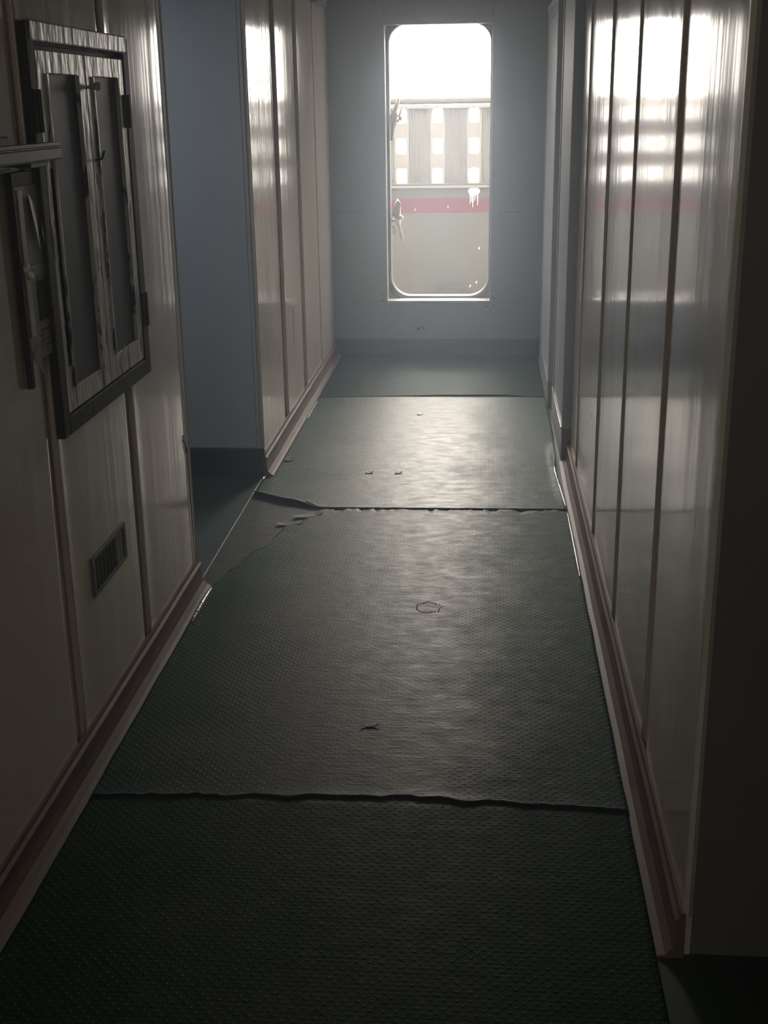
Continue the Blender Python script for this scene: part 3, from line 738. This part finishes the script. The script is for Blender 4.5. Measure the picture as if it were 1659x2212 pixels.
# ------------------------------------------------------------------ outside: deck, bulwark, ribbed screen
YB = 10.0
struct('floor_deck', bx(-6, 6, 8.0, 10.6, -0.12, 0.02), 'deck')
bw = empty('bulwark', (-0.36, YB, 0.02), 'olive grey steel bulwark with a faded red band seen through the doorway', 'bulwark')
link('plate', bx(-3.2, 3.2, YB, YB + 0.02, 0.02, 0.925), 'olive', bw)
bm = bmesh.new(); tp = []; n_ = 120
for i in range(n_ + 1):
    x = -3.2 + 6.4 * i / n_
    zt = 0.842 + 0.008 * noise.noise(Vector((x * 5, 0, 0))) - (0.012 if x < -0.66 else 0)
    tp.append([bm.verts.new((x, YB - 0.002, 0.728 + 0.004 * noise.noise(Vector((x * 2, 7, 0))))), bm.verts.new((x, YB - 0.002, zt)), bm.verts.new((x, YB + 0.002, zt)), bm.verts.new((x, YB + 0.002, 0.728))])
for a, b_ in zip(tp, tp[1:]):
    for j in range(4): bm.faces.new((a[j], a[(j + 1) % 4], b_[(j + 1) % 4], b_[j]))
link('red_band', bm, 'redband', bw, 'faded red painted band')
link('ledge', bx(-3.2, 3.2, YB - 0.05, YB + 0.06, 0.922, 0.940), 'ribbed', bw, 'pale ledge', bevel=0.003)
# paint splash with drips
bm = bmesh.new()
bmesh.ops.create_uvsphere(bm, u_segments=18, v_segments=10, radius=1, matrix=Matrix.Translation((-0.095, YB - 0.001, 0.893)) @ Matrix.Diagonal((0.048, 0.004, 0.032, 1)))
for dx, L_ in ((-0.032, 0.075), (-0.020, 0.06), (-0.012, 0.10), (0.004, 0.05), (0.026, 0.085)):
    tube(bm, [(-0.095 + dx, YB - 0.002, 0.885), (-0.095 + dx + 0.004, YB - 0.002, 0.87 - L_ * 0.5), (-0.095 + dx + 0.002, YB - 0.002, 0.87 - L_)], [0.006, 0.004, 0.003], 6)
link('paint_splash', bm, 'splash', bw, 'white paint splash with drips', smooth=True)
for x, z in ((-0.56, 0.755), (-0.30, 0.775), (-0.07, 0.18), (-0.12, 0.15), (-0.02, 0.12), (-0.05, 0.45)):
    bm = bmesh.new(); bmesh.ops.create_icosphere(bm, subdivisions=1, radius=1, matrix=Matrix.Translation((x, YB - 0.001, z)) @ Matrix.Rotation(0.4, 4, 'Y') @ Matrix.Diagonal((0.006, 0.002, 0.013, 1)))
    link('paint_nick', bm, 'white', bw)
bm = bmesh.new(); n_ = 14
bmesh.ops.create_icosphere(bm, subdivisions=3, radius=1, matrix=Matrix.Translation((-0.27, YB - 0.10, 0.075)) @ Matrix.Diagonal((0.115, 0.06, 0.095, 1)))
for v in bm.verts: v.co += Vector((0.02 * noise.noise(v.co * 14), 0.01 * noise.noise(v.co * 11), 0.02 * noise.noise(v.co * 17 + Vector((3, 3, 3)))))
M['rag'] = mat('dark_greyish_cloth', (0.055, 0.052, 0.045), 0.8, var=0.3, vscale=(20, 20, 20))
tag(link('crumpled_rag', bm, 'rag', smooth=True), 'crumpled dark greyish rag on the deck at the foot of the bulwark', 'rag')

# ribbed screen
sc = empty('ribbed_screen', (-0.36, YB, 0.94), 'pale ribbed metal screen with rows of rounded holes above the bulwark', 'screen')
zs0, zs1 = 0.944, 1.52
hz = [(1.410, 1.516), (1.178, 1.296), (0.950, 1.070)]
for k_ in range(-8, 10):
    xc = -0.381 + 0.284 * k_
    x0, x1 = xc - 0.040, xc + 0.040
    # strip with holes
    bm = bmesh.new(); cuts = [(-1, zs0)] 
    zz = zs0
    def cell(z0, z1, hx0, hx1, hz0, hz1):
        inner = rrect(hx0, hx1, hz0, hz1, 0.018, 0.018, 5); outer = []
        w0, w1 = x0 - 0.018, x1 + 0.018
        for q_, (x, z) in enumerate(inner):
            c_, i_ = divmod(q_, 6)
            vert_side = (i_ >= 3) if c_ in (0, 2) else (i_ < 3)      # which half of the corner arc faces the strip's long side
            ex = w1 if c_ in (0, 1) else w0; ez = z0 if c_ in (0, 3) else z1
            if i_ == 3 and c_ in (0, 2) or i_ == 2 and c_ in (1, 3): outer.append((ex, ez))
            elif vert_side: outer.append((ex, z))
            else: outer.append((x, ez))
        rows = [[bm.verts.new((x, y, z)) for x, z in pts] for pts, y in ((inner, YB), (outer, YB), (outer, YB + 0.012), (inner, YB + 0.012))]
        n2 = len(inner)
        for a in range(4):
            for i in range(n2): bm.faces.new((rows[a][i], rows[a][(i + 1) % n2], rows[(a + 1) % 4][(i + 1) % n2], rows[(a + 1) % 4][i]))
    for (h0, h1), (c0, c1) in zip(hz, ((1.353, zs1 + 0.012), (1.124, 1.353), (zs0 - 0.004, 1.124))):
        j = 0.004 * noise.noise(Vector((k_ * 1.3, h0 * 9, 0)))
        cell(c0, c1, x0 + j, x1 + j, h0, h1)
    link('holed_strip', bm, 'ribbed', sc)
    # ribbed sheet between strips
    bm = bmesh.new(); a0, a1 = x1 + 0.018, x0 + 0.284 - 0.018
    n_ = 64; rows = []
    for i in range(n_ + 1):
        x = a0 + (a1 - a0) * i / n_
        y = YB + 0.004 + 0.0035 * math.cos(i * math.pi / 2)
        rows.append([bm.verts.new((x, y, zs0)), bm.verts.new((x, y, zs1)), bm.verts.new((x, y + 0.003, zs1)), bm.verts.new((x, y + 0.003, zs0))])
    for a, b_ in zip(rows, rows[1:]):
        for j in range(4): bm.faces.new((a[j], a[(j + 1) % 4], b_[(j + 1) % 4], b_[j]))
    link('ribbed_sheet', bm, 'ribbed', sc)
link('top_rail', bx(-3.0, 3.0, YB - 0.03, YB + 0.05, 1.516, 1.545), 'ribbed', sc, bevel=0.006)
bm = bmesh.new(); tube(bm, [(-3.0, YB + 0.01, 1.572), (3.0, YB + 0.01, 1.572)], 0.024, 16)
link('pipe_rail', bm, 'olive', sc, 'round pipe rail along the top', smooth=True)
link('bottom_rail', bx(-3.0, 3.0, YB - 0.045, YB + 0.03, 0.940, 0.958), 'olive', sc, bevel=0.004)
